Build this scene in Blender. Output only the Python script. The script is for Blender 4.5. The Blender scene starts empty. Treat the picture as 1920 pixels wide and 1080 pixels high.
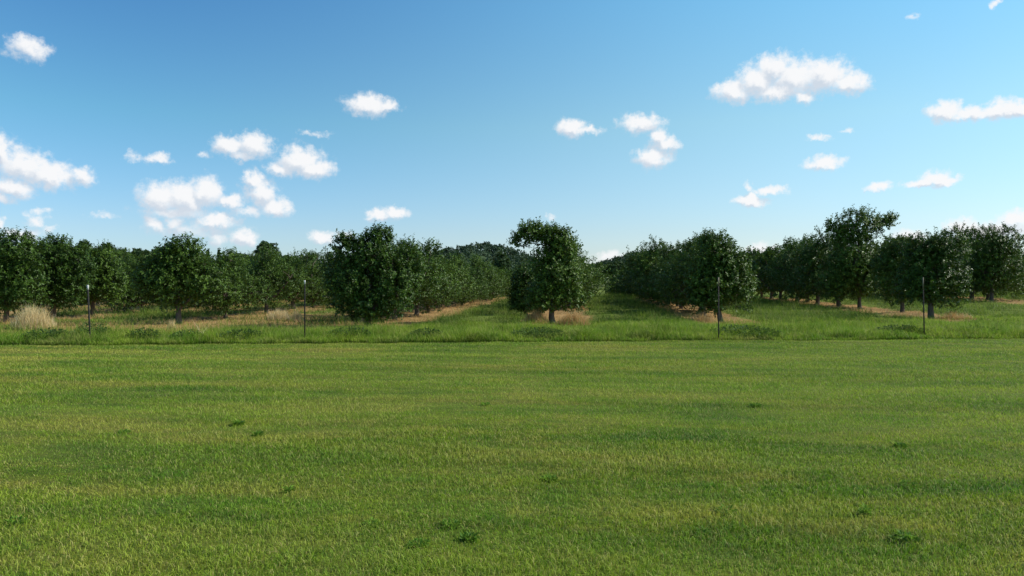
import bpy, math, random
import numpy as np
C = bpy.context.scene.collection
RNG = np.random.default_rng(7)
R = math.radians

# ------------------------------------------------------------------ camera frame
F = 1390.0                      # focal length in photo pixels (1920 wide)
YAW = R(5.55); PITCH = R(0.824); CAMH = 1.75
sa, ca = math.sin(YAW), math.cos(YAW)

def at(px, d):
    """world x, y of a spot at forward distance d that is seen in photo column px"""
    xr = (px - 960.0) / F * d
    return (-sa * d + ca * xr, ca * d + sa * xr)

# ------------------------------------------------------------------ noise helpers
_T2 = RNG.random((128, 128)); _T3 = RNG.random((32, 32, 32))
def vn2(x, y):
    x = np.asarray(x, float); y = np.asarray(y, float)
    xi = np.floor(x).astype(int); yi = np.floor(y).astype(int)
    fx = x - xi; fy = y - yi
    fx = fx*fx*(3-2*fx); fy = fy*fy*(3-2*fy)
    a = _T2[xi % 128, yi % 128]; b = _T2[(xi+1) % 128, yi % 128]
    c = _T2[xi % 128, (yi+1) % 128]; d = _T2[(xi+1) % 128, (yi+1) % 128]
    return (a*(1-fx)+b*fx)*(1-fy) + (c*(1-fx)+d*fx)*fy
def fbm2(x, y, o=3):
    s = 0; a = 1; t = 0
    for k in range(o):
        s = s + a*vn2(x*2**k+17.3*k, y*2**k+5.1*k); t += a; a *= .5
    return s/t
def vn3(p):
    i = np.floor(p).astype(int); f = p-i; f = f*f*(3-2*f)
    r = 0
    for dx in (0, 1):
        for dy in (0, 1):
            for dz in (0, 1):
                w = (f[:, 0] if dx else 1-f[:, 0])*(f[:, 1] if dy else 1-f[:, 1])*(f[:, 2] if dz else 1-f[:, 2])
                r = r + w*_T3[(i[:, 0]+dx) % 32, (i[:, 1]+dy) % 32, (i[:, 2]+dz) % 32]
    return r
def sstep(a, b, x):
    t = np.clip((np.asarray(x, float)-a)/(b-a), 0, 1); return t*t*(3-2*t)

# ------------------------------------------------------------------ layout of the place
ROWX = [-35.5, -28.6, -21.7, -15.0, -7.6, -1.2, 5.4, 15.0, 25.8, 35.5]
def edge_y(x):                   # where the mown lawn ends
    x = np.asarray(x, float)
    return 20.25 + 0.165*x + 0.30*(fbm2(x*.22+3, x*0+1.5, 2)-.5) + 0.34*(vn2(x*1.3, x*0+9)-.5) + .16*(vn2(x*4.1, x*0+4)-.5)
def head_y(x):                   # where the tree rows begin (their headland)
    x = np.asarray(x, float)
    return np.interp(x, [-36, -22, -15, -7.6, -1.2, 5.4, 15, 20, 26, 40], [31, 26.6, 26.1, 25.4, 27.0, 28.6, 32.0, 34, 38, 45])
def ground(x, y):
    x = np.asarray(x, float); y = np.asarray(y, float)
    past = sstep(0, 3, y-edge_y(x))
    z = 0.05*(fbm2(x*.16+9, y*.16, 2)-.5)
    z = z + past*(0.22*(fbm2(x*.5, y*.5+40, 3)-.5))
    z = z + past*0.09*np.cos((y + .35*x)*2*np.pi/1.9 + 3*vn2(x*.3, y*.3))*sstep(33, 38, y)*(1-sstep(60, 75, y))
    lane = np.exp(-((x+4.4)/1.9)**2)+np.exp(-((x-2.2)/2.2)**2)+.5*np.exp(-((x-10)/2.6)**2)
    z = z + .34*(fbm2(x*.45+y*.30+5, y*1.15-x*.35, 3)-.45)*lane*sstep(28.5, 31, y)*(1-sstep(52, 60, y))
    z = z - 1.7*sstep(58, 118, y)
    z = z + 0.30*sstep(16, 30, x)*sstep(32, 46, y)
    return z
def tan_mask(x, y):              # weed-free dry strips under the rows
    x = np.asarray(x, float); y = np.asarray(y, float)
    m = 0*x
    for rx in ROWX:
        wob = 0.9*(fbm2(y*.35+rx, x*0+rx, 3)-.5)
        half = 1.75 if rx in (-7.6,) else 1.45
        m = np.maximum(m, 1-sstep(half*.75, half*1.15, np.abs(x-rx+wob)))
    m = m*sstep(-2.2, -1.0, y-head_y(x)+1.6*(fbm2(x*.5, y*.5, 2)-.5))
    m = m*(1-sstep(62, 80, y))
    dry = sstep(-4, -10, x)*sstep(.34, .58, fbm2(x*.22+3, y*.35+8, 3))*sstep(1.2, 2.4, y-edge_y(x))
    return np.clip(np.maximum(m, dry*.75), 0, 1)

# ------------------------------------------------------------------ tagging
def tag(o, label=None, cat=None, group=None, kind=None):
    if label: o['label'] = label
    if cat: o['category'] = cat
    if group: o['group'] = group
    if kind: o['kind'] = kind
    return o
def empty(name, loc, rz=0):
    o = bpy.data.objects.new(name, None); C.objects.link(o)
    o.empty_display_size = .3; o.location = loc; o.rotation_euler = (0, 0, rz)
    return o
def link(name, me, mat, parent=None):
    o = bpy.data.objects.new(name, me); C.objects.link(o)
    if mat: me.materials.append(mat)
    if parent: o.parent = parent
    return o

def np_mesh(name, V, faces, attrs=None, smooth=False):
    """faces: list of int arrays (n,k)"""
    me = bpy.data.meshes.new(name)
    V = np.ascontiguousarray(V, np.float32)
    me.vertices.add(len(V)); me.vertices.foreach_set('co', V.ravel())
    loops = np.concatenate([f.ravel() for f in faces]).astype(np.int32)
    tot = np.concatenate([np.full(len(f), f.shape[1]) for f in faces]).astype(np.int32)
    start = np.concatenate([[0], np.cumsum(tot)[:-1]]).astype(np.int32)
    me.loops.add(len(loops)); me.loops.foreach_set('vertex_index', loops)
    me.polygons.add(len(tot)); me.polygons.foreach_set('loop_start', start); me.polygons.foreach_set('loop_total', tot)
    if smooth: me.polygons.foreach_set('use_smooth', np.ones(len(tot), bool))
    for k, a in (attrs or {}).items():
        at_ = me.attributes.new(k, 'FLOAT', 'POINT'); at_.data.foreach_set('value', np.ascontiguousarray(a, np.float32))
    me.update(calc_edges=True); me.validate()
    return me

# ------------------------------------------------------------------ materials
class NT:
    def __init__(s, name):
        s.m = bpy.data.materials.new(name); s.m.use_nodes = True; s.t = s.m.node_tree; s.t.nodes.clear()
    def n(s, typ, **kw):
        nd = s.t.nodes.new(typ)
        for k, v in kw.items(): setattr(nd, k, v)
        return nd
    def l(s, a, b): s.t.links.new(a, b)
    def val(s, sock, v):
        if hasattr(v, 'is_linked') or isinstance(v, bpy.types.NodeSocket): s.l(v, sock)
        else: sock.default_value = v
    def math(s, op, a, b=0.0, clamp=False):
        nd = s.n('ShaderNodeMath', operation=op, use_clamp=clamp); s.val(nd.inputs[0], a); s.val(nd.inputs[1], b); return nd.outputs[0]
    def mix(s, fac, a, b, mode='MIX'):
        nd = s.n('ShaderNodeMix', data_type='RGBA', blend_type=mode)
        s.val(nd.inputs[0], fac)
        for sock, v in ((nd.inputs[6], a), (nd.inputs[7], b)):
            if isinstance(v, tuple): sock.default_value = (*v, 1) if len(v) == 3 else v
            else: s.l(v, sock)
        return nd.outputs[2]
    def noise(s, vec, scale, detail=3, rough=.55):
        nd = s.n('ShaderNodeTexNoise'); s.l(vec, nd.inputs['Vector'])
        nd.inputs['Scale'].default_value = scale; nd.inputs['Detail'].default_value = detail; nd.inputs['Roughness'].default_value = rough
        return nd.outputs['Fac']
    def ramp(s, v, a, b, lo=0., hi=1.):
        nd = s.n('ShaderNodeMapRange', interpolation_type='SMOOTHSTEP'); s.l(v, nd.inputs[0])
        nd.inputs[1].default_value = a; nd.inputs[2].default_value = b; nd.inputs[3].default_value = lo; nd.inputs[4].default_value = hi
        return nd.outputs[0]
    def attr(s, name):
        return s.n('ShaderNodeAttribute', attribute_name=name).outputs['Fac']
    def pos(s, scale=(1, 1, 1), rot=0):
        g = s.n('ShaderNodeNewGeometry'); mp = s.n('ShaderNodeMapping'); s.l(g.outputs['Position'], mp.inputs['Vector'])
        mp.inputs['Scale'].default_value = scale; mp.inputs['Rotation'].default_value = (0, 0, rot)
        return mp.outputs['Vector']
    def out(s, shader, disp=None):
        o = s.n('ShaderNodeOutputMaterial'); s.l(shader, o.inputs['Surface']); return s.m
    def diffuse(s, col, rough=.9, spec=.25, trans=0., tcol=None):
        b = s.n('ShaderNodeBsdfPrincipled')
        s.val(b.inputs['Base Color'], (*col, 1) if isinstance(col, tuple) else col)
        s.val(b.inputs['Roughness'], rough); b.inputs['Specular IOR Level'].default_value = spec
        if trans <= 0: return b.outputs[0]
        t = s.n('ShaderNodeBsdfTranslucent'); s.val(t.inputs[0], tcol if tcol is not None else col)
        mx = s.n('ShaderNodeMixShader'); mx.inputs[0].default_value = trans
        s.l(b.outputs[0], mx.inputs[1]); s.l(t.outputs[0], mx.inputs[2]); return mx.outputs[0]

def lawn_color(n, gain=1.0):
    """large and small patches of green, yellow-green and straw on the mown lawn"""
    p = n.pos((.26, .8, 1), R(-9)); a = n.noise(p, 1.0, 4, .6)
    p2 = n.pos((.9, 1.5, 1)); b = n.noise(p2, 1.0, 4, .65)
    p3 = n.pos((.05, 1.0, 1), R(-9)); st = n.noise(p3, 1.25, 2, .5)
    p4 = n.pos((.12, .16, 1)); big = n.noise(p4, 1.0, 2, .5)
    p5 = n.pos((2.6, 3.4, 1)); sm = n.noise(p5, 1.0, 4, .7)
    col = n.mix(n.ramp(b, .35, .68), (.094*gain, .218*gain, .008*gain), (.208*gain, .300*gain, .014*gain))
    dry = n.math('MULTIPLY', n.ramp(n.math('ADD', n.math('MULTIPLY', a, .7), n.math('MULTIPLY', sm, .3)), .44, .62), n.ramp(big, .30, .60, .4, 1.))
    gx = n.n('ShaderNodeSeparateXYZ'); n.l(n.pos((1, 1, 1), 0), gx.inputs[0])
    dry = n.math('MULTIPLY', dry, n.ramp(gx.outputs[0], -2, 7, 1., .45))
    col = n.mix(n.math('MULTIPLY', dry, .78), col, (.44*gain, .37*gain, .075*gain))
    deep = n.math('MULTIPLY', n.ramp(a, .49, .34), n.ramp(sm, .35, .6))
    col = n.mix(n.math('MULTIPLY', deep, .75), col, (.050*gain, .140*gain, .014*gain))
    col = n.mix(n.ramp(st, .36, .66, 0., .40), col, (.29*gain, .40*gain, .04*gain))
    p6 = n.pos((.025, 2.1, 1), R(-7)); s2 = n.noise(p6, 1.0, 2, .5)
    hv = n.n('ShaderNodeHueSaturation'); n.l(col, hv.inputs['Color']); n.l(n.ramp(s2, .30, .70, .90, 1.11), hv.inputs['Value'])
    return hv.outputs[0]

def mat_lawn_blade():
    n = NT('lawn_grass'); t = n.attr('tint'); h = n.attr('ht')
    c = lawn_color(n, 1.44)
    c = n.mix(n.ramp(t, .76, .95, 0, .75), c, (.58, .49, .19))
    c = n.mix(n.ramp(t, .26, .06, 0, .7), c, (.035, .10, .012))
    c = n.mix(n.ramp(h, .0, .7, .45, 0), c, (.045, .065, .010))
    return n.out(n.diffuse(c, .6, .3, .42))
def mat_ground():
    n = NT('ground'); tn = n.attr('tan'); lw = n.attr('lawn')
    p = n.pos((1, 1, 1))
    f = n.noise(p, 3.0, 5, .65); g = n.noise(p, 14., 4, .7); q = n.noise(p, .35, 3, .5)
    green = n.mix(f, (.085, .14, .018), (.19, .23, .04))
    green = n.mix(n.ramp(q, .4, .7, 0, .35), green, (.22, .22, .07))
    tan_ = n.mix(f, (.34, .20, .075), (.55, .36, .15))
    tan_ = n.mix(n.ramp(g, .42, .66, 0, .7), tan_, (.12, .07, .035))
    tan_ = n.mix(n.ramp(q, .45, .62, 0, .5), tan_, (.16, .12, .05))
    brk = n.math('ADD', tn, n.math('MULTIPLY', n.math('SUBTRACT', f, .5), 1.6))
    c = n.mix(n.ramp(brk, .35, .65), green, tan_)
    lawn = n.mix(.35, lawn_color(n, .62), (.12, .10, .03))
    lawn = n.mix(n.ramp(g, .35, .7, 0, .5), lawn, (.035, .05, .012))
    c = n.mix(lw, c, lawn)
    return n.out(n.diffuse(c, .95, .1))
def mat_grass(name, lo, hi, straw, base, amt=.8, tr=.3, patch=0):
    n = NT(name); t = n.attr('tint'); h = n.attr('ht')
    p = n.pos((.7, .9, 1)); f = n.noise(p, 1., 4, .6)
    c = n.mix(n.ramp(f, .35, .65), lo, hi)
    if patch:
        e = n.noise(n.pos((.55, 1.5, 1)), 1., 4, .65); c = n.mix(n.ramp(e, .52, .70, 0, .6), c, straw)
        e2 = n.noise(n.pos((1.1, 1.6, 1), .6), 1., 3, .6); c = n.mix(n.ramp(e2, .50, .36, 0, .7), c, tuple(v*.38 for v in lo))
    c = n.mix(n.ramp(t, .70, .92, 0, amt), c, straw)
    c = n.mix(n.ramp(t, .25, .05, 0, .5), c, tuple(v*.5 for v in lo))
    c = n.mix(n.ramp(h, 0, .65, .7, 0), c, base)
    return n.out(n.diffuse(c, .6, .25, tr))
def mat_leaf(name, dark, light, pale, gloss=.42, tr=.22):
    n = NT(name); t = n.attr('tint'); oi = n.n('ShaderNodeObjectInfo').outputs['Random']
    c = n.mix(t, dark, light)
    c = n.mix(n.ramp(t, .88, .98, 0, .6), c, pale)
    hs = n.n('ShaderNodeHueSaturation'); n.l(c, hs.inputs['Color'])
    n.l(n.ramp(oi, 0, 1, .80, 1.22), hs.inputs['Value']); n.l(n.ramp(oi, 0, 1, .508, .492), hs.inputs['Hue'])
    bf = n.n('ShaderNodeNewGeometry').outputs['Backfacing']
    c2 = n.mix(n.math('MULTIPLY', bf, .38), hs.outputs[0], (.15, .19, .11))
    tcol = n.mix(.5, hs.outputs[0], (.16, .27, .02))
    return n.out(n.diffuse(c2, gloss, .22, tr, tcol))
def mat_bark():
    n = NT('bark'); tc = n.n('ShaderNodeTexCoord'); mp = n.n('ShaderNodeMapping'); n.l(tc.outputs['Object'], mp.inputs[0])
    mp.inputs['Scale'].default_value = (9, 9, 2.5)
    f = n.noise(mp.outputs[0], 3., 5, .65)
    c = n.mix(f, (.045, .034, .026), (.20, .165, .13))
    return n.out(n.diffuse(c, .9, .15))
def mat_simple(name, a, b, scale=8, rough=.6, metal=0.):
    n = NT(name); tc = n.n('ShaderNodeTexCoord'); f = n.noise(tc.outputs['Object'], scale, 4, .6)
    c = n.mix(n.ramp(f, .35, .65), a, b)
    bs = n.n('ShaderNodeBsdfPrincipled'); n.l(c, bs.inputs['Base Color']); bs.inputs['Roughness'].default_value = rough; bs.inputs['Metallic'].default_value = metal
    return n.out(bs.outputs[0])

M_LAWN = mat_lawn_blade(); M_GROUND = mat_ground(); M_BARK = mat_bark()
M_LEAF = mat_leaf('apple_leaf', (.015, .040, .006), (.108, .192, .022), (.24, .28, .12), .45, .15)
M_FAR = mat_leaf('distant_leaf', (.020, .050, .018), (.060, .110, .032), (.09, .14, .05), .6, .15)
M_WOOD = mat_leaf('hill_wood_leaf', (.022, .048, .032), (.050, .088, .045), (.07, .11, .055), .8, .1)  # bluish, lighter green: distance haze put into the leaf colour
M_VERGE = mat_grass('verge_grass', (.165, .315, .020), (.33, .46, .040), (.46, .42, .14), (.018, .035, .008), .7, .48, 1)
M_ORCH = mat_grass('orchard_grass', (.115, .235, .018), (.25, .36, .036), (.42, .38, .14), (.02, .042, .010), .5, .4, 1)
M_DRY = mat_grass('dry_grass', (.52, .32, .12), (.70, .48, .20), (.80, .64, .34), (.22, .12, .045), .8, .35)
M_BLOND = mat_grass('blond_grass', (.66, .52, .26), (.80, .66, .36), (.85, .76, .50), (.42, .28, .12), .8, .35)
M_WEED = mat_leaf('weed_leaf', (.022, .062, .010), (.065, .140, .020), (.12, .20, .05), .6, .2)
M_LAWNWEED = mat_leaf('lawn_weed_leaf', (.085, .21, .018), (.20, .36, .035), (.26, .38, .08), .6, .45)
M_POST = mat_simple('post_paint', (.010, .012, .010), (.028, .024, .020), 14, .9, .0)
M_POSTLIT = mat_simple('post_lit_top', (.09, .08, .05), (.17, .15, .09), 14, .7)  # lighter tan puts the sunlight on the post tops into the colour
M_WHITE = mat_simple('white_paint', (.45, .46, .45), (.66, .66, .64), 10, .5)

# ------------------------------------------------------------------ ground sheet
def build_ground():
    def axis(lo, hi, step, far):
        a = list(np.arange(lo, hi+1e-6, step)); s = step
        u = [hi]; v = [lo]
        while u[-1] < far: s *= 1.28; u.append(u[-1]+s); v.append(v[-1]-s)
        return np.array(sorted(set(v[1:]+a+u[1:])))
    xs = axis(-46, 46, .34, 4500)
    ys = axis(17, 78, .34, 4500)
    X, Y = np.meshgrid(xs, ys, indexing='ij'); x = X.ravel(); y = Y.ravel()
    z = ground(x, y)
    nx, ny = len(xs), len(ys)
    i = np.arange(nx*ny).reshape(nx, ny)
    f = np.stack([i[:-1, :-1], i[1:, :-1], i[1:, 1:], i[:-1, 1:]], -1).reshape(-1, 4)
    lawn = 1-sstep(-.1, .2, y-edge_y(x))
    me = np_mesh('ground', np.stack([x, y, z], 1), [f], {'tan': tan_mask(x, y)*(1-lawn), 'lawn': lawn}, True)
    tag(link('ground', me, M_GROUND), kind='structure')
build_ground()

# ------------------------------------------------------------------ grass
def blades(x, y, z, h, w, lean, rng, five=True, az=None):
    n = len(x)
    az = rng.random(n)*2*np.pi if az is None else az
    la = rng.random(n)*2*np.pi
    sx, sy = np.cos(az)*w*.5, np.sin(az)*w*.5
    lx, ly = np.cos(la)*lean*h, np.sin(la)*lean*h
    t = rng.random(n)
    P = np.stack([x, y, z], 1)
    def off(a, b, c): return P+np.stack([a, b, c], 1)
    o = np.zeros(n)
    b0 = off(-sx, -sy, o-.01); b1 = off(sx, sy, o-.01)
    tip = off(lx, ly, h*np.sqrt(np.clip(1-.5*lean**2, .2, 1)))
    if five:
        m0 = off(-sx*.8+lx*.3, -sy*.8+ly*.3, h*.55); m1 = off(sx*.8+lx*.3, sy*.8+ly*.3, h*.55)
        V = np.stack([b0, b1, m0, m1, tip], 1).reshape(-1, 3)
        k = np.arange(n)*5
        fq = np.stack([k, k+1, k+3, k+2], 1); ft = np.stack([k+2, k+3, k+4], 1)
        ht = np.tile([0, 0, .55, .55, 1.], n); return V, fq, ft, np.repeat(t, 5), ht
    V = np.stack([b0, b1, tip], 1).reshape(-1, 3); k = np.arange(n)*3
    return V, np.zeros((0, 4), int), np.stack([k, k+1, k+2], 1), np.repeat(t, 3), np.tile([0, 0, 1.], n)
def merge_blades(parts):
    Vs, Q, T, tt, hh, o = [], [], [], [], [], 0
    for V, q, t, a, h in parts:
        Vs.append(V); Q.append(q+o); T.append(t+o); tt.append(a); hh.append(h); o += len(V)
    Q = np.concatenate(Q); T = np.concatenate(T)
    return np.concatenate(Vs), [f for f in (Q, T) if len(f)], {'tint': np.concatenate(tt), 'ht': np.concatenate(hh)}
def sector(n, d0, d1, power, rng, half=R(44)):
    """random spots in front of the viewpoint, thinner with distance: density ~ d**power"""
    u = rng.random(n); e = power+2
    d = (d0**e + u*(d1**e-d0**e))**(1/e)
    a = (rng.random(n)*2-1)*half
    fx, fy = np.sin(a)*d, np.cos(a)*d
    return ca*fx - sa*fy, sa*fx + ca*fy, d

def lawn():
    rng = np.random.default_rng(11); parts = []
    for n, d0, d1, five in ((260000, 2.9, 8.5, True), (600000, 8.5, 27, False)):
        x, y, d = sector(n, d0, d1, -1.3, rng)
        k = y < edge_y(x)+.05; x, y, d = x[k], y[k], d[k]
        p = fbm2(x*.8, y*1.1, 3)
        thin = sstep(.44, .30, fbm2(x*1.1+31, y*1.7+3, 4)); kk = rng.random(len(x)) > .22*thin; x, y, d, p, thin = x[kk], y[kk], d[kk], p[kk], thin[kk]
        h = (1-.25*thin)*(.022+.032*rng.random(len(x)))*(.45+1.1*p)
        w = .0042*(np.maximum(d, 4)/4.5)**.62*(.7+.6*rng.random(len(x)))*(1 if five else 1.3)
        parts.append(blades(x, y, ground(x, y), h, w, .45+.85*rng.random(len(x)), rng, five))
    V, f, at_ = merge_blades(parts)
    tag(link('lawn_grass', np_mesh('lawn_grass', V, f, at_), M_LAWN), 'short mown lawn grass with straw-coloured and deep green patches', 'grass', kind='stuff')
lawn()

def verge():
    rng = np.random.default_rng(12); n = 330000
    x = rng.uniform(-26, 27, n); u = rng.random(n)
    e = edge_y(x); top = head_y(x)+1.5
    y = e + (top-e)*u**1.35
    depth = y-e
    k = rng.random(n) > .85*tan_mask(x, y)*sstep(3, 5, depth); x, y, depth = x[k], y[k], depth[k]
    m = fbm2(x*.9, y*.9, 3)
    h = (.10+.24*rng.random(len(x)))*(.25+1.5*m)*(1-.45*sstep(2.5, 6, depth))*(.55+.45*sstep(0, .5, depth))
    w = .011*(.7+.7*rng.random(len(x)))
    tanny = sstep(-4, -10, x)*sstep(1.5, 3.0, y-edge_y(x))
    kk = rng.random(len(x)) > .72*tanny; x, y, h, w = x[kk], y[kk], h[kk], w[kk]
    P = [blades(x, y, ground(x, y), h, w, .25+.75*rng.random(len(x)), rng, True)]
    ns = 16000; x = rng.uniform(-26, 27, ns); y = edge_y(x)+.3+4.5*rng.random(ns)    # seed stalks
    k = vn2(x*.6, y*.6) > .45; x, y = x[k], y[k]
    P.append(blades(x, y, ground(x, y), .25+.30*rng.random(len(x)), np.full(len(x), .007), .1+.3*rng.random(len(x)), rng, True))
    V, f, at_ = merge_blades(P)
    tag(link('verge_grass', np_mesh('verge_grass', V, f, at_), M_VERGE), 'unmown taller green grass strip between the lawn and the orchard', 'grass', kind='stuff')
verge()

def orchard_grass():
    rng = np.random.default_rng(13)
    x, y, d = sector(520000, 25, 100, -1.25, rng, R(42))
    tm = tan_mask(x, y)
    k = (y > head_y(x)-.5) & (rng.random(len(x)) > tm*1.05); x, y, d = x[k], y[k], d[k]
    m = .35*fbm2(x*.8+7, y*.8, 3)+.65*fbm2(x*.55+y*.35, y*2.1-x*.45, 3)
    h = (.07+.13*rng.random(len(x)))*(.10+2.9*sstep(.32, .68, m))*(1+.3*sstep(40, 70, d))
    w = .012*(d/26)**.8*(.7+.7*rng.random(len(x)))
    V, f, at_ = merge_blades([blades(x, y, ground(x, y), h, w, .3+.8*rng.random(len(x)), rng, False)])
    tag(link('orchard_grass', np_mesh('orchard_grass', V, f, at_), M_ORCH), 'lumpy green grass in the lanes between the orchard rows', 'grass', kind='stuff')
    x, y, d = sector(420000, 23, 85, -1.2, rng, R(42))
    tm = tan_mask(x, y)
    k = (y > edge_y(x)+1.0) & (rng.random(len(x)) < tm**1.5*.8); x, y, d = x[k], y[k], d[k]
    m = fbm2(x*.9+2, y*.9+5, 3)
    h = (.05+.14*rng.random(len(x)))*(.15+1.5*m**1.6)
    w = .009*(d/26)**.8*(.7+.7*rng.random(len(x)))
    h = h*(1+.9*sstep(-5, -11, x)*(1-sstep(30, 34, y)))
    V, f, at_ = merge_blades([blades(x, y, ground(x, y), h, w, .3+.9*rng.random(len(x)), rng, False)])
    tag(link('dry_grass', np_mesh('dry_grass', V, f, at_), M_DRY), 'dead tan grass on the strips beneath the orchard rows', 'grass', kind='stuff')
orchard_grass()

# ------------------------------------------------------------------ leaves
def unit(v): return v/np.maximum(np.linalg.norm(v, axis=1, keepdims=True), 1e-9)
def leaf_geo(P, D, N, L, W, tint, fold=.22):
    """a pointed leaf folded along its rib: base, two sides, tip"""
    S = unit(np.cross(D, N)); N = unit(np.cross(S, D)); n = len(P)
    L = L[:, None]; W = W[:, None]
    a = P; b = P+D*L*.45-S*W*.5+N*W*fold; c = P+D*L-N*L*.08; d = P+D*L*.45+S*W*.5+N*W*fold
    V = np.stack([a, b, c, d], 1).reshape(-1, 3); k = np.arange(n)*4
    F_ = np.concatenate([np.stack([k, k+2, k+1], 1), np.stack([k, k+3, k+2], 1)])
    return V, F_, np.repeat(tint, 4)
def rdir(rng, n): return unit(rng.normal(size=(n, 3)))

def crown_mesh(name, lobes, n_leaf, leaf, rng, per=14, shoots=60, hole=.36, fill=.25, up=.55, dens=2.6):
    """lobes: (x,y,z,rx,ry,rz); leafy shoots fill each lobe, denser near its skin"""
    n_leaf = int(n_leaf*dens); hole = hole-.03
    L = np.array(lobes, float); wgt = (L[:, 3]*L[:, 4]*L[:, 5])**(.62); wgt /= wgt.sum()
    nc = n_leaf//per; k = rng.choice(len(L), int(nc*1.7), p=wgt)
    u = rdir(rng, len(k)); r = fill+(1-fill)*rng.random(len(k))**.5
    lump = vn3(u*2.3+L[k, :3]*3.1+50)
    r = r*(.74+.66*lump)
    P = L[k, :3]+u*r[:, None]*L[k, 3:6]
    hn = vn3(P*2.6+90)*.65+vn3(P*5.5+20)*.35
    keep = (hn > hole) & (P[:, 2] > .30); P, u, k = P[keep][:nc], u[keep][:nc], k[keep][:nc]
    out = unit(u/L[k, 3:6])
    D = unit(out*.7+np.array([0, 0, up])+rng.normal(size=P.shape)*.45)
    sl = .14+.26*rng.random(len(P))
    # long upright water shoots on the upper skin
    if shoots:
        top = np.argsort(-(P[:, 2]+.35*rng.random(len(P))))[:int(shoots*2.5)]
        top = rng.choice(top, min(shoots, len(top)), replace=False)
        P2 = P[top]; D2 = unit(out[top]*.3+np.array([0, 0, 1.])+rng.normal(size=P2.shape)*.22)
        P = np.concatenate([P, P2]); D = np.concatenate([D, D2]); out = np.concatenate([out, out[top]])
        sl = np.concatenate([sl, .22+.30*rng.random(len(P2))])
    n = len(P); i = np.repeat(np.arange(n), per)
    t = np.tile((np.arange(per)+.5)/per, n)
    base = P[i]+D[i]*(sl[i]*t)[:, None]
    rd = rdir(rng, len(i)); rd = unit(rd-D[i]*np.sum(rd*D[i], 1, keepdims=True))
    LD = unit(D[i]*.45+rd*.9+np.array([0, 0, -.15]))
    LN = unit(np.array([0, 0, .55])+out[i]*1.0+rng.normal(size=rd.shape)*.45)
    ll = leaf*1.08*(.65+.6*rng.random(len(i))); ww = ll*(.52+.14*rng.random(len(i)))
    ct = .45*vn3(P*1.7+11)+.25*rng.random(n)-.08
    tint = np.clip(ct[i]+.5*rng.random(len(i)), 0, 1)
    V, F_, T = leaf_geo(base, LD, LN, ll, ww, tint)
    return np_mesh(name, V, [F_], {'tint': T})

def tube(pts, rad, sides=7):
    pts = np.array(pts, float); n = len(pts); rad = np.array(rad)
    tg = np.gradient(pts, axis=0); tg = unit(tg)
    ref = np.array([.31, .95, .05]); a = unit(np.cross(tg, ref)); b = np.cross(tg, a)
    th = np.arange(sides)*2*np.pi/sides
    V = (pts[:, None]+(a[:, None]*np.cos(th)[None, :, None]+b[:, None]*np.sin(th)[None, :, None])*rad[:, None, None]).reshape(-1, 3)
    i = np.arange(n*sides).reshape(n, sides); j = np.roll(i, -1, 1)
    return V, np.stack([i[:-1], j[:-1], j[1:], i[1:]], -1).reshape(-1, 4)
def trunk_mesh(name, lobes, rng, r0=.10, fork=.75, lean=(0, 0), twigs=5):
    Vs, Fs, o = [], [], 0
    def add(p, r, s=7):
        nonlocal o
        v, f = tube(p, r, s); Vs.append(v); Fs.append(f+o); o += len(v)
    w = lambda s: rng.normal(size=3)*s
    top = np.array([lean[0], lean[1], fork])
    add([np.array([0, 0, -.12]), np.array([0, 0, .03])+w(.01), top*.5+w(.02), top], [r0*1.5, r0*1.18, r0*.95, r0*.9], 9)
    big = [b for b in lobes if b[3] > .45]
    for lb in lobes:
        c = np.array(lb[:3]); rr = np.array(lb[3:6])
        if lb[3] <= .45 and big:
            q0 = np.array(min(big, key=lambda b: np.linalg.norm(np.array(b[:3])-c))[:3]); rl = r0*.3
            mid = (q0+c)*.5+w(.06)+np.array([0, 0, .12])
            add([q0, q0*.5+mid*.5+w(.03), mid, c], [rl, rl*.8, rl*.6, rl*.3], 5)
            for q in range(twigs):
                d = unit((rng.normal(size=(1, 3))+np.array([0, 0, .35])))[0]*rr*.95
                add([c, c+d*.5+w(.04), c+d], [rl*.3, rl*.2, .006], 5)
            continue
        if lb[2] > fork+.1 or True:
            mid = (top+c)*.5+w(.08)+np.array([0, 0, -.06]); rl = r0*(.62 if rr[0] > .5 else .38)
            add([top-np.array([0, 0, .08]), top*.7+mid*.3+w(.03), mid, mid*.4+c*.6+w(.05), c], [r0*.8, rl, rl*.8, rl*.6, rl*.42])
            for q in range(twigs):
                d = unit((rng.normal(size=(1, 3))+np.array([0, 0, .35])))[0]*rr*.95
                s = c+d*.05 if q % 2 else mid*.3+c*.7
                add([s, s*.5+(c+d)*.5+w(.06), c+d], [rl*.38, rl*.22, .006], 5)
    return np_mesh(name, np.concatenate(Vs), [np.concatenate(Fs)], smooth=True)

def tree(name, label, cat, loc, lobes, n_leaf, leaf, seed, group=None, r0=.10, fork=.75, lean=(0, 0), mat=None, **kw):
    rng = np.random.default_rng(seed)
    t = empty(name, loc); tag(t, label, cat, group)
    link('trunk', trunk_mesh('trunk', lobes, rng, r0, fork, lean), M_BARK, t)
    link('crown', crown_mesh('crown', lobes, n_leaf, leaf, rng, **kw), mat or M_LEAF, t)
    return t
def gz(p): return (p[0], p[1], float(ground(p[0], p[1])))
def px_lobes(cx, base, d, items, deep=.95):
    """crown lobes measured on the photo around the trunk foot, in metres of the tree's own frame"""
    s = d/F; o = []
    for (x, y, rx, rz, *yy) in items:
        dy = yy[0] if yy else 0
        r = rx*s
        o.append(((x-cx)*s*ca - dy*sa, (x-cx)*s*sa + dy, (base-y)*s, r, max(r*deep, .35), rz*s))
    return o
def stand(cx, base):            # spot on the level ground seen at that foot point
    d = CAMH*F/(base-520.0); return d

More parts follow.
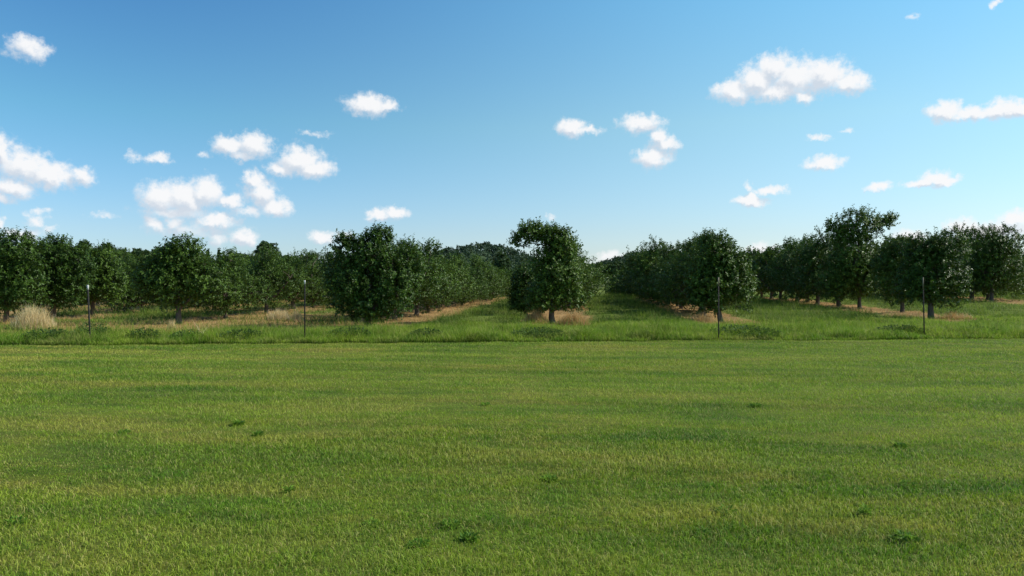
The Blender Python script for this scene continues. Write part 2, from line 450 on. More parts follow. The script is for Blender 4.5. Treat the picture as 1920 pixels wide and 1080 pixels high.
GRP = 'apple trees of the orchard'
# --- the trees at the head of each row, each with its own crown
def hero(label, cx, base, items, seed, n=9000, leaf=.092, r0=.10, fork=.7, lean=(0, 0), d=None, **kw):
    d = d or stand(cx, base); p = at(cx, d)
    return tree('apple_tree', label, 'tree', gz(p), px_lobes(cx, base, d, items), n, leaf, seed, GRP, r0, fork, lean, **kw)

hero('lone apple tree with a hooked top arching left over a gap', 1035, 606,
     [(1020, 558, 36, 24), (1035, 506, 36, 40), (1054, 465, 26, 24), (1034, 444, 22, 12), (1012, 437, 17, 10), (990, 439, 18, 12), (976, 453, 11, 9), (1072, 562, 24, 20), (1060, 520, 28, 34)],
     1, 9500, hole=.33, r0=.115, fork=.55)
hero('broad dark apple tree with two raised tufts, crown almost touching the ground', 690, 613,
     [(655, 535, 40, 52), (690, 480, 38, 32), (645, 462, 17, 15), (714, 448, 17, 14), (735, 535, 38, 52), (695, 575, 40, 26), (618, 500, 20, 30, .8), (760, 500, 26, 40, .6)],
     2, 11500, hole=.31, r0=.12, fork=.45)
hero('apple tree with a pointed top standing between the two white-topped posts', 335, 608,
     [(342, 482, 30, 27), (288, 525, 34, 34), (382, 530, 34, 38), (330, 545, 48, 30), (320, 505, 32, 30)], 3, 9000, hole=.34, fork=.6)
hero('dense apple tree cut off by the left edge of the picture', 12, 604,
     [(30, 470, 42, 28), (0, 520, 50, 42), (48, 530, 36, 44), (-30, 480, 40, 40), (10, 560, 50, 24)], 4, 9000, hole=.32, fork=.6)
hero('apple tree with a tall right-hand tip behind the dark post right of centre', 1352, 604,
     [(1338, 470, 34, 26), (1352, 520, 44, 42), (1386, 548, 24, 32), (1315, 532, 28, 36), (1365, 495, 30, 30), (1330, 565, 30, 20)], 5, 9500, hole=.33, fork=.6, lean=(-.12, 0))
hero('apple tree with a thick bare trunk behind the rightmost post', 1746, 598,
     [(1765, 468, 38, 28), (1738, 512, 44, 38), (1786, 530, 24, 44), (1722, 470, 22, 20), (1750, 548, 38, 18), (1708, 530, 24, 34)], 6, 9500, hole=.33, r0=.115, fork=.75)
hero('tallest apple tree, its rounded head standing well above its row', 1612, 581,
     [(1608, 432, 36, 27), (1558, 428, 8, 8), (1572, 442, 14, 10), (1655, 424, 15, 8), (1668, 418, 9, 7), (1600, 488, 42, 44), (1618, 535, 40, 26), (1570, 530, 30, 34), (1645, 500, 28, 36)], 7, 14500, .10, hole=.29, fork=.6, d=40.3)
hero('apple tree with bare trunk left of the thick-trunked tree at the rightmost post', 1692, 588,
     [(1690, 475, 34, 28), (1680, 525, 36, 38), (1712, 530, 28, 36), (1665, 490, 22, 26)], 8, 7500, .09, hole=.33, d=35.6)
hero('apple tree with a raised trunk near the right edge of the picture', 1860, 573,
     [(1850, 470, 38, 34), (1880, 465, 34, 30), (1845, 515, 32, 32), (1885, 515, 40, 34)], 9, 8500, .10, hole=.31, fork=.9, d=45.5)
hero('apple tree just behind and left of the hooked-top tree, in deep shade', 985, 588,
     [(988, 535, 25, 38), (1000, 555, 28, 28), (974, 560, 13, 24)], 10, 6000, .09, hole=.31, d=33.5)
hero('low apple tree filling the gap right of the leftmost tree', 100, 602,
     [(105, 480, 32, 28), (80, 520, 34, 38), (130, 530, 34, 40), (150, 500, 20, 30), (105, 560, 40, 22)], 15, 8000, .085, hole=.33, d=31.2)
hero('smaller rounded apple tree just left of the left white-topped post', 172, 599,
     [(190, 500, 26, 26), (170, 535, 34, 34), (210, 540, 24, 32), (150, 550, 24, 26)], 16, 7500, .085, hole=.33, d=33.4)

# --- the trees further back in every row: a set of crowns copied down the rows
def random_lobes(rng, h):
    L = [(0, 0, h*.48, 1.3, 1.3, h*.35), (rng.normal()*.25, rng.normal()*.25, h*.73, .85, .85, h*.22)]
    a0 = rng.random()*6.28
    for q in range(5):
        a = a0+q*1.257+rng.normal()*.25; rr = .95+.35*rng.random()
        L.append((math.cos(a)*rr, math.sin(a)*rr, h*(.29+.32*rng.random()), .70+.25*rng.random(), .70+.25*rng.random(), h*(.19+.08*rng.random())))
    L.append((rng.normal()*.5, rng.normal()*.5, h*(.84+.10*rng.random()), .36, .36, h*.11))
    if rng.random() < .6: L.append((rng.normal()*.6, rng.normal()*.6, h*(.82+.14*rng.random()), .26, .26, h*.10))
    return L
def copy_tree(o):
    c = o.copy(); C.objects.link(c)
    for ch in o.children:
        q = ch.copy(); C.objects.link(q); q.parent = c
    return c
class Kit:
    def __init__(s, name, cat, protos): s.p = protos; s.used = [False]*len(protos); s.i = 0
    def place(s, k, loc, rz, sc, label, group):
        k %= len(s.p)
        if s.used[k]: o = copy_tree(s.p[k])
        else: o = s.p[k]; s.used[k] = True
        o.location = loc; o.rotation_euler = (prng.gauss(0, .05), prng.gauss(0, .05), rz); o.scale = sc; o['label'] = label
        if group: o['group'] = group
        return o
def proto(seed, n, leaf, hole=.31, sh=50):
    rng = np.random.default_rng(seed)
    return tree('apple_tree', 'apple tree', 'tree', (0, 0, 0), random_lobes(rng, 3.4), n, leaf, seed+500, GRP, .10, .6, hole=hole, shoots=sh)
prng = random.Random(5)
near_kit = Kit('apple_tree', 'tree', [proto(20+i, 7600, .088) for i in range(9)])
far_kit = Kit('apple_tree', 'tree', [proto(40+i, 2600, .15, .28, 30) for i in range(5)])

ORD = ['first', 'second', 'third', 'fourth', 'fifth', 'sixth', 'seventh', 'eighth', 'ninth', 'tenth', 'eleventh', 'twelfth', 'thirteenth', 'fourteenth']
ROWS = [  # x of the row, first y of the trees still to set, last y, index of the first, height, words that find the row
    (-35.5, 47.0, 78, 1, 3.5, 'in the hindmost row seen through gaps at far left'),
    (-28.6, 41.0, 84, 1, 3.5, 'in the row behind the row at the left edge'),
    (-21.7, 35.0, 92, 4, 3.15, 'in the row starting at the left edge'),
    (-15.0, 30.3, 100, 2, 3.2, 'in the row starting between the white-topped posts'),
    (-7.6, 29.0, 112, 2, 2.95, 'in the row led by the broad dark tree'),
    (-1.2, 38.5, 112, 3, 3.2, 'in the row behind the hooked-top tree'),
    (5.4, 33.6, 112, 2, 3.55, 'in the row behind the post right of centre'),
    (15.0, 45.6, 100, 4, 4.1, 'in the row with the tallest tree'),
    (25.8, 49.5, 92, 2, 4.7, 'in the row nearest the right edge'),
    (35.5, 56.0, 84, 1, 4.3, 'in the hindmost row at the right edge'),
]
prng = random.Random(5)
for ri, (rx, y0, y1, i0, hh, words) in enumerate(ROWS):
    y = y0; i = i0
    while y < y1:
        far = y > 58
        x = rx+prng.gauss(0, .18); yy = y+prng.gauss(0, .2)
        s = hh/3.4*prng.uniform(.82, 1.12)*(.92 if rx == -7.6 and y > 36 else 1); w = s*prng.uniform(.98, 1.18) if hh < 3.8 else s*1.02
        if i <= 12:
            label = f'apple tree, {ORD[i-1]} from the front {words}'; g = GRP
        else:
            label = 'distant apple tree '+words.replace('in the', 'at the back of the', 1); g = 'apple trees at the far end '+words
        k = near_kit if not far else far_kit
        k.place(prng.randrange(99), (x, yy, float(ground(x, yy))), prng.uniform(0, 6.28), (w, w, s), label, g)
        y += prng.uniform(2.7, 3.7)*(1 if y < 80 else 1.15); i += 1

# ------------------------------------------------------------------ trees and woods beyond the orchard
def far_tree(label, px, d, top, wide, seed, kind='round', group='trees standing beyond the orchard', name='distant_tree'):
    p = at(px, d); z = float(ground(*p)); H = CAMH+(520-top)*d/F-z; w = wide*d/F*.5
    rng = np.random.default_rng(seed); L = []
    if kind == 'conifer':
        for q in range(7):
            t = q/6; L.append((0, 0, H*(.28+.66*t), w*(1-t*.85), w*(1-t*.85), H*.10))
        name = 'conifer'
    else:
        L.append((0, 0, H*.62, w*.8, w*.8, H*.30))
        for q in range(6):
            a = q*1.05+rng.random(); L.append((math.cos(a)*w*.6, math.sin(a)*w*.6, H*(.45+.35*rng.random()), w*.5, w*.5, H*.17))
        L.append((rng.normal()*w*.2, 0, H*.88, w*.42, w*.42, H*.12))
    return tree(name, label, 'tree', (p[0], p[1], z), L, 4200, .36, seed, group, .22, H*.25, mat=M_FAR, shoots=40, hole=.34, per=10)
FT = [(20, 120, 462, 70, 'r'), (70, 118, 455, 60, 'r'), (120, 116, 458, 60, 'r'), (160, 115, 453, 46, 'r'), (195, 117, 459, 50, 'r'), (228, 122, 468, 50, 'r'),
      (262, 121, 466, 46, 'r'), (292, 119, 464, 44, 'r'), (390, 210, 470, 10, 'c'), (411, 215, 467, 10, 'c'), (440, 128, 476, 60, 'r'), (498, 112, 455, 52, 'r'),
      (545, 125, 480, 60, 'r'), (590, 128, 478, 60, 'r'), (940, 150, 474, 34, 'r'), (1120, 230, 494, 40, 'r'), (1155, 230, 490, 40, 'r')]
WORDS = ['just above the leftmost apple tree', 'above the gap right of the leftmost apple tree', 'above the low trees near the left edge', 'above the left white-topped post',
         'right of the left white-topped post', 'in the dip left of the pointed-top apple tree', 'touching the pointed-top apple tree on its left', 'behind the pointed-top apple tree',
         'left one of two', 'right one of two', 'low behind the row right of the pointed-top tree', 'rounded and highest above the row at left', 'low, right of the rounded high one',
         'left of the broad dark apple tree', 'right below the wooded hill', 'right of the hooked-top tree', 'at the foot of the ridge right of the hooked-top tree']
for j, ((px, d, top, wd, kd), wds) in enumerate(zip(FT, WORDS)):
    lab = ('thin dark conifer tip poking over the left rows, ' if kd == 'c' else 'distant dark green tree ')+wds
    far_tree(lab, px, d, top, wd, 300+j, 'conifer' if kd == 'c' else 'round')

def hill_z(x, y):
    """rolling hills far beyond the orchard"""
    x = np.asarray(x, float); y = np.asarray(y, float)
    z = 0*x-1.7
    for px, d, h, sx, sy in ((888, 620, 19, 62, 90), (930, 640, 8, 55, 90), (1205, 760, 16, 52, 120), (1420, 820, 14, 110, 150), (1290, 800, 7, 80, 120), (1620, 850, 14, 160, 140), (560, 900, 12, 260, 120), (100, 900, 16, 240, 120), (1060, 900, 5, 140, 100)):
        cx, cy = at(px, d); z = z+h*np.exp(-((x-cx)/sx)**2/1.0-((y-cy)/sy)**2/1.0)
    return z
def hills():
    xs = np.arange(-900, 900.1, 15.); ys = np.arange(330, 1150.1, 15.)
    X, Y = np.meshgrid(xs, ys, indexing='ij'); x = X.ravel(); y = Y.ravel()
    z = hill_z(x, y)-1.0*(1-sstep(330, 400, y)); i = np.arange(len(x)).reshape(len(xs), len(ys))
    f = np.stack([i[:-1, :-1], i[1:, :-1], i[1:, 1:], i[:-1, 1:]], -1).reshape(-1, 4)
    n = NT('hill_ground'); p = n.pos((1, 1, 1)); q = n.noise(p, .03, 4, .6)
    m = n.out(n.diffuse(n.mix(q, (.04, .075, .035), (.075, .12, .05)), .95, .1))  # hill greens carry the distance haze in their colour too
    tag(link('hills', np_mesh('hills', np.stack([x, y, z-.3], 1), [f], smooth=True), m), kind='structure')
    rng = np.random.default_rng(77); N = 8500
    a = rng.random(N); px = rng.uniform(-150, 2080, N); d = rng.uniform(430, 900, N)
    w = [at(p_, d_) for p_, d_ in zip(px, d)]; tx = np.array([q[0] for q in w]); ty = np.array([q[1] for q in w])
    tz = hill_z(tx, ty); keep = tz > 1.5; tx, ty, tz = tx[keep], ty[keep], tz[keep]
    hh = rng.uniform(5.0, 8.5, len(tx)); ww = rng.uniform(2.6, 4.6, len(tx)); per = 34
    i = np.repeat(np.arange(len(tx)), per); u = rdir(rng, len(i)); u[:, 2] = np.abs(u[:, 2])*1.0-.25
    r = (.75+.35*rng.random(len(i)))
    P = np.stack([tx[i]+u[:, 0]*ww[i]*r, ty[i]+u[:, 1]*ww[i]*r, tz[i]+hh[i]*(.45+.5*u[:, 2]*r)], 1)
    D = rdir(rng, len(i)); Nn = unit(u+np.array([0, 0, .5])+rng.normal(size=u.shape)*.5)
    tint = np.clip(rng.random(len(tx))[i]*.6+.4*rng.random(len(i)), 0, 1)
    V, F_, T = leaf_geo(P, D, Nn, np.full(len(i), 1.9), np.full(len(i), 1.5), tint, .1)
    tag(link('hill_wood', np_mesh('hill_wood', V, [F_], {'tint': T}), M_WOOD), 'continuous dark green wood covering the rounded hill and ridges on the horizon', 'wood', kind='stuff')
    # low tree belt closing the fields between the orchard and the hills
    N = 420; px = rng.uniform(-200, 2150, N); d = rng.uniform(255, 300, N)
    w = np.array([at(p_, d_) for p_, d_ in zip(px, d)]); tz = np.full(N, -1.7); hh = rng.uniform(4.5, 8.0, N); ww = rng.uniform(2.0, 3.6, N); per = 110
    i = np.repeat(np.arange(N), per); u = rdir(rng, len(i)); r = .7+.4*rng.random(len(i))
    P = np.stack([w[i, 0]+u[:, 0]*ww[i]*r, w[i, 1]+u[:, 1]*ww[i]*r, tz[i]+hh[i]*(.5+.5*u[:, 2]*r)], 1)
    Nn = unit(u+np.array([0, 0, .5])+rng.normal(size=u.shape)*.5)
    tint = np.clip(rng.random(N)[i]*.6+.4*rng.random(len(i)), 0, 1)
    V, F_, T = leaf_geo(P, rdir(rng, len(i)), Nn, np.full(len(i), .95), np.full(len(i), .7), tint, .1)
    tag(link('tree_belt', np_mesh('tree_belt', V, [F_], {'tint': T}), M_FAR), 'low belt of distant trees closing the fields behind the orchard', 'wood', kind='stuff')
hills()

# ------------------------------------------------------------------ steel posts
def box(V, F_, a, b):
    o = len(V); (x0, y0, z0), (x1, y1, z1) = a, b
    V += [(x0, y0, z0), (x1, y0, z0), (x1, y1, z0), (x0, y1, z0), (x0, y0, z1), (x1, y0, z1), (x1, y1, z1), (x0, y1, z1)]
    F_ += [[o, o+3, o+2, o+1], [o+4, o+5, o+6, o+7], [o, o+1, o+5, o+4], [o+1, o+2, o+6, o+5], [o+2, o+3, o+7, o+6], [o+3, o, o+4, o+7]]
def box_mesh(name, boxes):
    V, F_ = [], []
    for a, b in boxes: box(V, F_, a, b)
    return np_mesh(name, np.array(V), [np.array(F_)])
def post_mesh(z0, z1):
    bx = [((-.017, -.005, z0), (.017, .002, z1)), ((-.0035, .0025, z0), (.0035, .034, z1))]
    z = z0+.06
    while z < z1-.02:
        bx.append(((-.008, -.0105, z), (.008, -.0052, z+.022))); z += .075
    return box_mesh('shaft', bx)
def steel_post(label, px, base, top, tip, lean, seed):
    d = stand(px, base); p = at(px, d); z = float(ground(*p)); h = (base-top)*d/F
    o = empty('fence_post', (p[0], p[1], z), R(seed*11 % 40-20)); o.rotation_euler = (R(lean[1]), R(lean[0]), R(seed*11 % 40-20))
    tag(o, label, 'post', 'steel posts along the lawn edge')
    tl = tip[0]
    link('shaft', post_mesh(-.30, h-tl), M_POST, o)
    c = link('tip', box_mesh('tip', [((-.019, -.008, h-tl+.001), (.019, .005, h)), ((-.005, .0055, h-tl+.001), (.005, .036, h))]), tip[1], o)
    pl = link('anchor_plate', box_mesh('anchor_plate', [((-.05, .0345, -.26), (.05, .038, -.06))]), M_POST, o)
    return o
steel_post('thin dark steel post with white tip in front of the left trees', 168, 641, 533, (.13, M_WHITE), (-1.6, 1), 1)
steel_post('thin dark steel post with a short white tip left of the broad dark tree', 571, 641, 525, (.11, M_WHITE), (0.2, 0), 2)
steel_post('dark steel post in front of the apple tree right of centre', 1348, 637, 520, (.25, M_POSTLIT), (-.5, 0), 3)
steel_post('rightmost steel post, dark below with a tan top coloured as sunlit', 1734, 633, 520, (.36, M_POSTLIT), (-1.6, 0), 4)

# ------------------------------------------------------------------ tufts and weeds one can point to
def tuft(label, px, base, w, h, n, seed, mat=None, lean=.45, name='dry_grass_tuft', wid=.011):
    rng = np.random.default_rng(seed); d = stand(px, base); p = at(px, d)
    s = d/F; rr = w*s*.5; r = rr*rng.random(n)**.7*1.05; a = rng.random(n)*6.283
    x, y = np.cos(a)*r, np.sin(a)*r*.8
    H = h*s*(.25+.95*rng.random(n)**1.4)*(1-.7*(r/rr)**2)*(.7+.6*vn2(x*4+seed, y*4))
    z0 = float(ground(*p))
    z = ground(x+p[0], y+p[1])-z0
    V, f, at_ = merge_blades([blades(x, y, z, H, np.full(n, wid)*(.7+.6*rng.random(n)), lean*(.3+rng.random(n)), rng, True)])
    o = link(name, np_mesh(name, V, f, at_), mat or M_DRY); o.location = (p[0], p[1], z0)
    return tag(o, label, 'grass tuft', 'tufts of dry grass at the orchard edge')
tuft('big blond dry grass tuft at the foot of the leftmost tree', 62, 618, 76, 50, 2600, 1, M_BLOND, .3)
tuft('pale dry grass tuft under the row left of the broad dark tree', 522, 603, 48, 30, 1300, 2, M_BLOND, .3)
tuft('small pale dry grass tuft beside the left-centre white-topped post', 556, 604, 30, 26, 700, 3, M_BLOND, .3)
tuft('upright pale dry grass tuft beside the pointed-top tree trunk', 322, 618, 20, 34, 350, 4, M_BLOND, .2)
tuft('orange-tan dry grass mound right of the hooked-top tree trunk', 1074, 611, 66, 32, 2600, 5, M_DRY, .55)
tuft('tan dry grass mound left of the hooked-top tree trunk', 1004, 607, 50, 26, 1500, 6, M_DRY, .5)
tuft('leaning pale dead stalks in the grass right of the pointed-top tree', 377, 634, 12, 34, 30, 7, M_BLOND, .5, wid=.02)
tuft('thin dry grass tuft under the front of the right-of-centre row', 1318, 606, 60, 22, 900, 8, M_DRY, .4)
tuft('tan dry grass patch right of the thick-trunked tree', 1790, 600, 66, 16, 1000, 9, M_DRY, .5)
tuft('tan dry grass tuft on the strip below the broad dark tree row', 890, 577, 44, 14, 600, 10, M_DRY, .5)

def weed(label, px, py, w, h, n, seed, cat='weed', name='broadleaf_weed', leaf=.07, grp='broadleaf weeds growing in the mown lawn', mat=None):
    rng = np.random.default_rng(seed); d = stand(px, py); p = at(px, d); s = d/F; rr = w*s*.5
    a = rng.random(n)*6.283; r = rr*np.sqrt(rng.random(n)); H = h*s
    P = np.stack([np.cos(a)*r, np.sin(a)*r, H*rng.random(n)*(1-.5*(r/rr)**2)], 1)
    D = unit(np.stack([np.cos(a), np.sin(a), .3+.6*rng.random(n)], 1)+rng.normal(size=(n, 3))*.4)
    N = unit(np.array([0, 0, 1.])+rng.normal(size=(n, 3))*.4)
    ll = leaf*(.6+.7*rng.random(n)); V, F_, T = leaf_geo(P, D, N, ll, ll*.42, rng.random(n))
    z0 = float(ground(*p)); o = link(name, np_mesh(name, V, [F_], {'tint': T}), mat or M_WEED); o.location = (p[0], p[1], z0)
    return tag(o, label, cat, grp)
WD = [(695, 990, 46, 15, 'lower centre left of the lawn'), (845, 992, 52, 14, 'lower centre of the lawn, right one of a pair'), (880, 1018, 40, 12, 'just below the lower centre pair'),
      (785, 1028, 56, 12, 'low in the lawn, wide and greyish'), (1365, 968, 50, 16, 'right of centre low in the lawn, beside a straw patch'), (1700, 1020, 60, 16, 'in the lower right corner region'),
      (1705, 915, 46, 14, 'right side, middle depth of the lawn'), (1625, 970, 26, 20, 'on the reddish dry patch at lower right'), (480, 818, 24, 7, 'left of centre, middle depth, tiny'),
      (230, 812, 30, 7, 'far left, middle depth, tiny'), (1418, 763, 26, 6, 'right of centre in the far half of the lawn'), (445, 797, 22, 6, 'left of centre, faint, in the far half'),
      (1320, 1008, 44, 12, 'wide and low, right of centre near the bottom'), (25, 985, 50, 16, 'at the left edge near the bottom'), (1030, 905, 36, 9, 'near the middle of the lawn'), (1690, 840, 28, 10, 'right, small, in the far half'),
      (910, 762, 18, 5, 'centre of the far half, tiny'), (540, 925, 22, 12, 'upright, left of centre on the dark green patch')]
for j, (px, py, w, h, wds) in enumerate(WD):
    weed('dark green broadleaf weed clump '+wds, px, py, w*.6, h*.85, int((30+w*1.6)*(.7+.25*(j % 4))), 600+j, leaf=(.034 if py > 880 else .05)*(.75+.2*(j % 3)), mat=M_LAWNWEED)
WB = [(172, 643, 60, 34, 'dark leafy weed clump at the foot of the left white-topped post'), (268, 644, 60, 26, 'dark low weed clump left of the pointed-top tree at the lawn edge'),
      (90, 645, 90, 24, 'dark low weed clump at the lawn edge near the left side'), (655, 642, 80, 24, 'dark weed clump at the lawn edge below the broad dark tree'),
      (1010, 640, 110, 22, 'wide dark weed clump at the lawn edge below the hooked-top tree'), (1395, 637, 130, 22, 'dark weed clump at the lawn edge by the right-of-centre post'),
      (1690, 634, 90, 20, 'dark weed clump at the lawn edge left of the rightmost post'), (450, 643, 90, 22, 'dark weed clump at the lawn edge right of the pointed-top tree'), (800, 641, 70, 20, 'dark weed clump at the lawn edge between broad and hooked trees'),
      (1830, 632, 90, 16, 'dark weed clump at the lawn edge near the right side'), (350, 644, 60, 22, 'dark weed clump at the lawn edge under the pointed-top tree')]
for j, (px, py, w, h, lab) in enumerate(WB):
    weed(lab, px, py-5, w, h, int(w*17), 700+j, leaf=.07, name='weed_clump', grp='dark weed clumps along the lawn edge')

# ------------------------------------------------------------------ sun, sky and clouds
EL = R(37); AZ = R(81)          # azimuth clockwise from +Y: the sun stands to the right
sd = np.array([math.sin(AZ)*math.cos(EL), math.cos(AZ)*math.cos(EL), math.sin(EL)])
L = bpy.data.lights.new('sun', 'SUN'); L.energy = 5.0; L.angle = R(.53); L.color = (1, .95, .86)
so = bpy.data.objects.new('sun', L); C.objects.link(so)
import mathutils
so.rotation_euler = mathutils.Vector(-sd).to_track_quat('-Z', 'Y').to_euler(); so.location = (20, 0, 30)

w = bpy.data.worlds.new('World'); bpy.context.scene.world = w; w.use_nodes = True
t = w.node_tree; t.nodes.clear(); NN = t.nodes.new; LK = t.links.new
def m_(op, a, b=None, c=None, clamp=False):
    n = NN('ShaderNodeMath'); n.operation = op; n.use_clamp = clamp
    for s, v in zip(n.inputs, (a, b, c)):
        if v is None: continue
        if isinstance(v, (int, float)): s.default_value = v
        else: LK(v, s)
    return n.outputs[0]
def v_(op, *a):
    n = NN('ShaderNodeVectorMath'); n.operation = op
    for s, v in zip(n.inputs, a):
        if isinstance(v, (tuple, list)): s.default_value = v
        else: LK(v, s)
    return n.outputs['Value'] if op in ('LENGTH', 'DOT_PRODUCT') else n.outputs['Vector']
def mr(v, a, b, lo, hi, kind='SMOOTHSTEP'):
    n = NN('ShaderNodeMapRange'); n.interpolation_type = kind; LK(v, n.inputs[0])
    for k, q in zip((1, 2, 3, 4), (a, b, lo, hi)): n.inputs[k].default_value = q
    return n.outputs[0]
sky = NN('ShaderNodeTexSky'); sky.sky_type = 'NISHITA'; sky.sun_disc = False
sky.sun_elevation = EL; sky.sun_rotation = AZ; sky.altitude = 200; sky.air_density = 1.0; sky.dust_density = .35; sky.ozone_density = 1.6
tc = NN('ShaderNodeTexCoord'); sx = NN('ShaderNodeSeparateXYZ'); LK(tc.outputs['Generated'], sx.inputs[0])
az = m_('ARCTAN2', sx.outputs[0], sx.outputs[1]); el = m_('ARCSINE', sx.outputs[2])
cm = NN('ShaderNodeCombineXYZ'); LK(az, cm.inputs[0]); LK(el, cm.inputs[1]); P0 = cm.outputs[0]
hsv = NN('ShaderNodeMix'); hsv.data_type = 'RGBA'; hsv.blend_type = 'MULTIPLY'; hsv.inputs[0].default_value = 1
def tint_ramp(stops):
    n = NN('ShaderNodeValToRGB'); LK(mr(el, 0, .7, 0, 1, 'LINEAR'), n.inputs[0]); c = n.color_ramp
    for q, (p_, c_) in enumerate(stops):
        e = c.elements[0] if q == 0 else c.elements[1] if q == 1 else None
        if e is None: e = c.elements.new(p_)
        e.position = p_; e.color = (*[v/1.8 for v in c_], 1)
    return n.outputs[0]
TL = tint_ramp([(0, (.76, .97, 1.38)), (1, (1, 1.05, 1.1)), (.085, (.77, .98, 1.27)), (.284, (.62, 1.10, 1.20)), (.50, (.48, .98, 1.27))])
TR = tint_ramp([(0, (.95, 1.05, 1.38)), (1, (1, 1.05, 1.1)), (.085, (1.0, 1.12, 1.28)), (.284, (1.19, 1.47, 1.33)), (.50, (1.02, 1.66, 1.62))])
tm_ = NN('ShaderNodeMix'); tm_.data_type = 'RGBA'; LK(mr(az, -.65, .29, 0, 1), tm_.inputs[0]); LK(TL, tm_.inputs[6]); LK(TR, tm_.inputs[7])
LK(sky.outputs[0], hsv.inputs[6]); LK(tm_.outputs[2], hsv.inputs[7])
SKY_STRENGTH = .115
bg = NN('ShaderNodeBackground'); LK(hsv.outputs[2], bg.inputs[0]); bg.inputs[1].default_value = SKY_STRENGTH*1.8

def azel(px, py):
    x, z = (px-960)/F, (540-py)/F; y = 1
    y, z = y*math.cos(PITCH)+z*math.sin(PITCH), z*math.cos(PITCH)-y*math.sin(PITCH)
    X, Y = x*ca-y*sa, x*sa+y*ca
    return math.atan2(X, Y), math.atan2(z, math.hypot(X, Y))
# puffs of the fair-weather cumulus: place, half width, half height, thinness (0 solid .. 1 gone)
PUFFS = [(52, 92, 40, 22, .45), (48, 82, 22, 16, .35),
 (2, 285, 22, 34, .1), (45, 312, 48, 32, .0), (95, 328, 48, 26, .05), (155, 330, 30, 18, .25), (25, 352, 44, 20, .25), (5, 372, 26, 12, .4),
 (430, 275, 28, 20, .1), (475, 272, 34, 24, .05), (455, 292, 30, 10, .45), (385, 292, 16, 8, .68),
 (562, 302, 40, 28, .0), (590, 316, 38, 18, .05), (530, 318, 30, 14, .25),
 (300, 370, 42, 28, .15), (345, 372, 44, 34, .05), (388, 360, 30, 30, .1), (330, 398, 70, 14, .45), (420, 378, 18, 12, .4),
 (474, 336, 16, 18, .1), (490, 362, 32, 26, .2), (515, 388, 34, 18, .25), (440, 380, 24, 14, .3), (470, 398, 50, 10, .6),
 (410, 414, 40, 14, .25), (455, 447, 26, 17, .25), (405, 446, 20, 20, .55), (330, 416, 22, 14, .4), (292, 420, 18, 16, .45), (370, 430, 110, 22, .72),
 (690, 196, 38, 19, .12), (722, 200, 26, 12, .35),
 (710, 404, 24, 11, .25), (742, 401, 24, 11, .25), (606, 446, 30, 13, .35), (645, 438, 20, 10, .6),
 (1072, 240, 28, 17, .15), (1104, 243, 26, 9, .45), (1200, 232, 42, 17, .25), (1225, 222, 20, 8, .55),
 (1236, 258, 20, 18, .2), (1250, 270, 26, 14, .3), (1224, 294, 34, 20, .25),
 (1375, 172, 36, 20, .15), (1420, 152, 40, 30, .0), (1450, 128, 34, 28, .0), (1490, 146, 48, 36, .0), (1545, 140, 48, 32, .0), (1592, 155, 40, 20, .1), (1508, 182, 24, 14, .35), (1460, 172, 60, 18, .2),
 (1775, 208, 32, 20, .05), (1825, 212, 46, 14, .1), (1870, 205, 32, 19, .05), (1905, 203, 32, 18, .05),
 (1535, 258, 26, 8, .4), (1590, 245, 12, 6, .7), (1546, 306, 34, 13, .25), (1560, 311, 22, 8, .4),
 (1725, 344, 34, 9, .25), (1752, 336, 30, 15, .15), (1780, 340, 24, 9, .3), (1648, 349, 24, 10, .25),
 (1408, 378, 32, 11, .25), (1414, 370, 14, 9, .3), (1448, 357, 30, 9, .4), (1404, 350, 11, 9, .45),
 (1795, 425, 22, 18, .25), (1830, 436, 50, 20, .2), (1905, 412, 24, 16, .25), (1880, 430, 50, 20, .3), (1705, 444, 34, 14, .4),
 (1425, 468, 34, 14, .5), (1140, 482, 30, 12, .6), (298, 298, 24, 11, .45), (248, 293, 20, 12, .66), (68, 416, 20, 13, .5), (70, 398, 20, 9, .66), (96, 430, 16, 8, .62),
 (40, 442, 46, 14, .45), (1868, 2, 16, 7, .5), (0, 418, 10, 12, .5), (1710, 30, 20, 7, .78), (590, 248, 34, 8, .78), (1030, 408, 12, 6, .75), (190, 402, 30, 7, .78)]
def noise(vec, scale, detail, rough, col=False):
    n = NN('ShaderNodeTexNoise'); n.noise_dimensions = '2D'; LK(vec, n.inputs['Vector']); n.inputs['Scale'].default_value = scale
    n.inputs['Detail'].default_value = detail; n.inputs['Roughness'].default_value = rough
    return n.outputs['Color' if col else 'Fac']
def field(P):
    cur = None
    for (px, py, rx, ry, k) in PUFFS:
        a, e = azel(px, py); a2, e2 = azel(px+1, py); k1 = math.hypot(a2-a, e2-e); a3, e3 = azel(px, py+1); k2 = abs(e3-e)
        ix, iy = 1/(rx*k1*1.24), 1/(ry*k2*1.24)
        d = v_('LENGTH', v_('MULTIPLY_ADD', P, (ix, iy, 0), (-a*ix, -e*iy, k)))
        cur = d if cur is None else m_('SMOOTH_MIN', cur, d, .22)
    return cur
wv = v_('SUBTRACT', noise(P0, 34, 2, .5, True), (.5, .5, .5))
wv2 = v_('SUBTRACT', noise(P0, 120, 3, .6, True), (.5, .5, .5))
P1 = v_('ADD', v_('MULTIPLY_ADD', wv, (.018, .012, 0), P0), v_('MULTIPLY', wv2, (.008, .008, 0)))
D0 = field(P1)
D1 = field(v_('ADD', P1, (.0045, .0105, 0)))
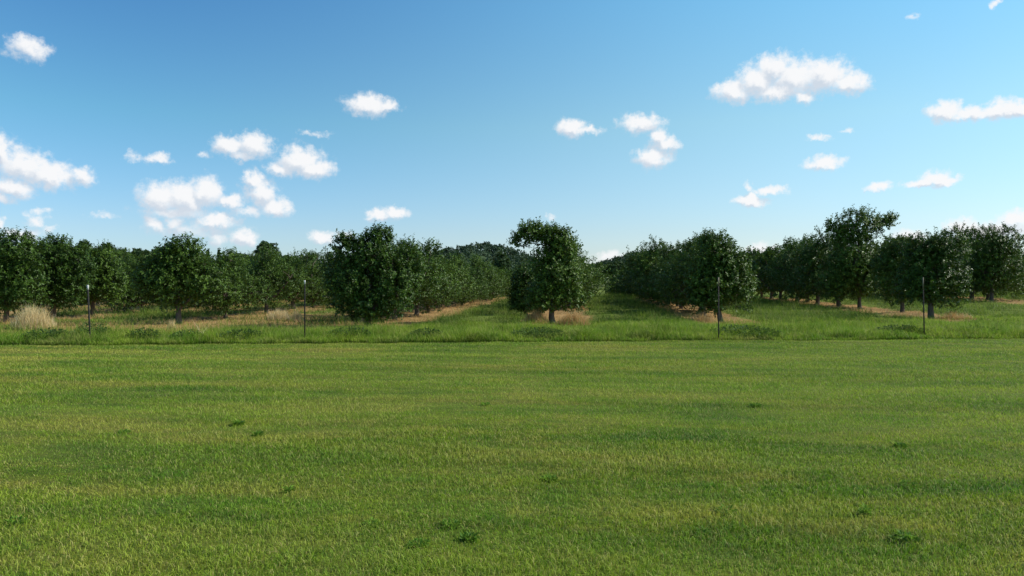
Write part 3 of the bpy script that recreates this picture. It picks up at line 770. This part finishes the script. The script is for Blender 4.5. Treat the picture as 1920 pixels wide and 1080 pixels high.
fb = noise(P0, 80, 8, .66)
dd = m_('ADD', D0, m_('MULTIPLY', m_('SUBTRACT', fb, .5), 1.05))
alpha = mr(dd, 1.14, .38, 0, .97)
lit = m_('SUBTRACT', D1, D0)
lit = m_('ADD', lit, m_('MULTIPLY', m_('SUBTRACT', fb, .5), .8))
cc = NN('ShaderNodeMix'); cc.data_type = 'RGBA'; LK(mr(lit, -.35, .28, 0, 1), cc.inputs[0])
cc.inputs[6].default_value = (.64, .71, .80, 1); cc.inputs[7].default_value = (.96, .96, .97, 1)
cb = NN('ShaderNodeBackground'); LK(cc.outputs[2], cb.inputs[0]); cb.inputs[1].default_value = 1.0
mx = NN('ShaderNodeMixShader'); LK(alpha, mx.inputs[0]); LK(bg.outputs[0], mx.inputs[1]); LK(cb.outputs[0], mx.inputs[2])
band = m_('MULTIPLY', m_('MULTIPLY', m_('GREATER_THAN', el, -.02), m_('LESS_THAN', el, .42)), m_('MULTIPLY', m_('GREATER_THAN', az, -.8), m_('LESS_THAN', az, .62)))
m2 = NN('ShaderNodeMixShader'); LK(band, m2.inputs[0]); LK(bg.outputs[0], m2.inputs[1]); LK(mx.outputs[0], m2.inputs[2])
wo = NN('ShaderNodeOutputWorld'); LK(m2.outputs[0], wo.inputs[0])
w.cycles.sampling_method = 'MANUAL'; w.cycles.sample_map_resolution = 512

# ------------------------------------------------------------------ camera
cd = bpy.data.cameras.new('camera'); cam = bpy.data.objects.new('camera', cd); C.objects.link(cam)
cd.sensor_width = 36; cd.lens = F/1920*36; cd.clip_start = .05; cd.clip_end = 12000
cam.location = (0, 0, CAMH+float(ground(0, 0))*0); cam.rotation_euler = (R(90)-PITCH, 0, YAW)
sc = bpy.context.scene; sc.camera = cam
sc.render.engine = 'CYCLES'; sc.cycles.max_bounces = 6; sc.cycles.diffuse_bounces = 3; sc.cycles.transmission_bounces = 3
sc.view_settings.view_transform = 'Standard'; sc.view_settings.look = 'None'; sc.view_settings.exposure = 0; sc.view_settings.gamma = 1
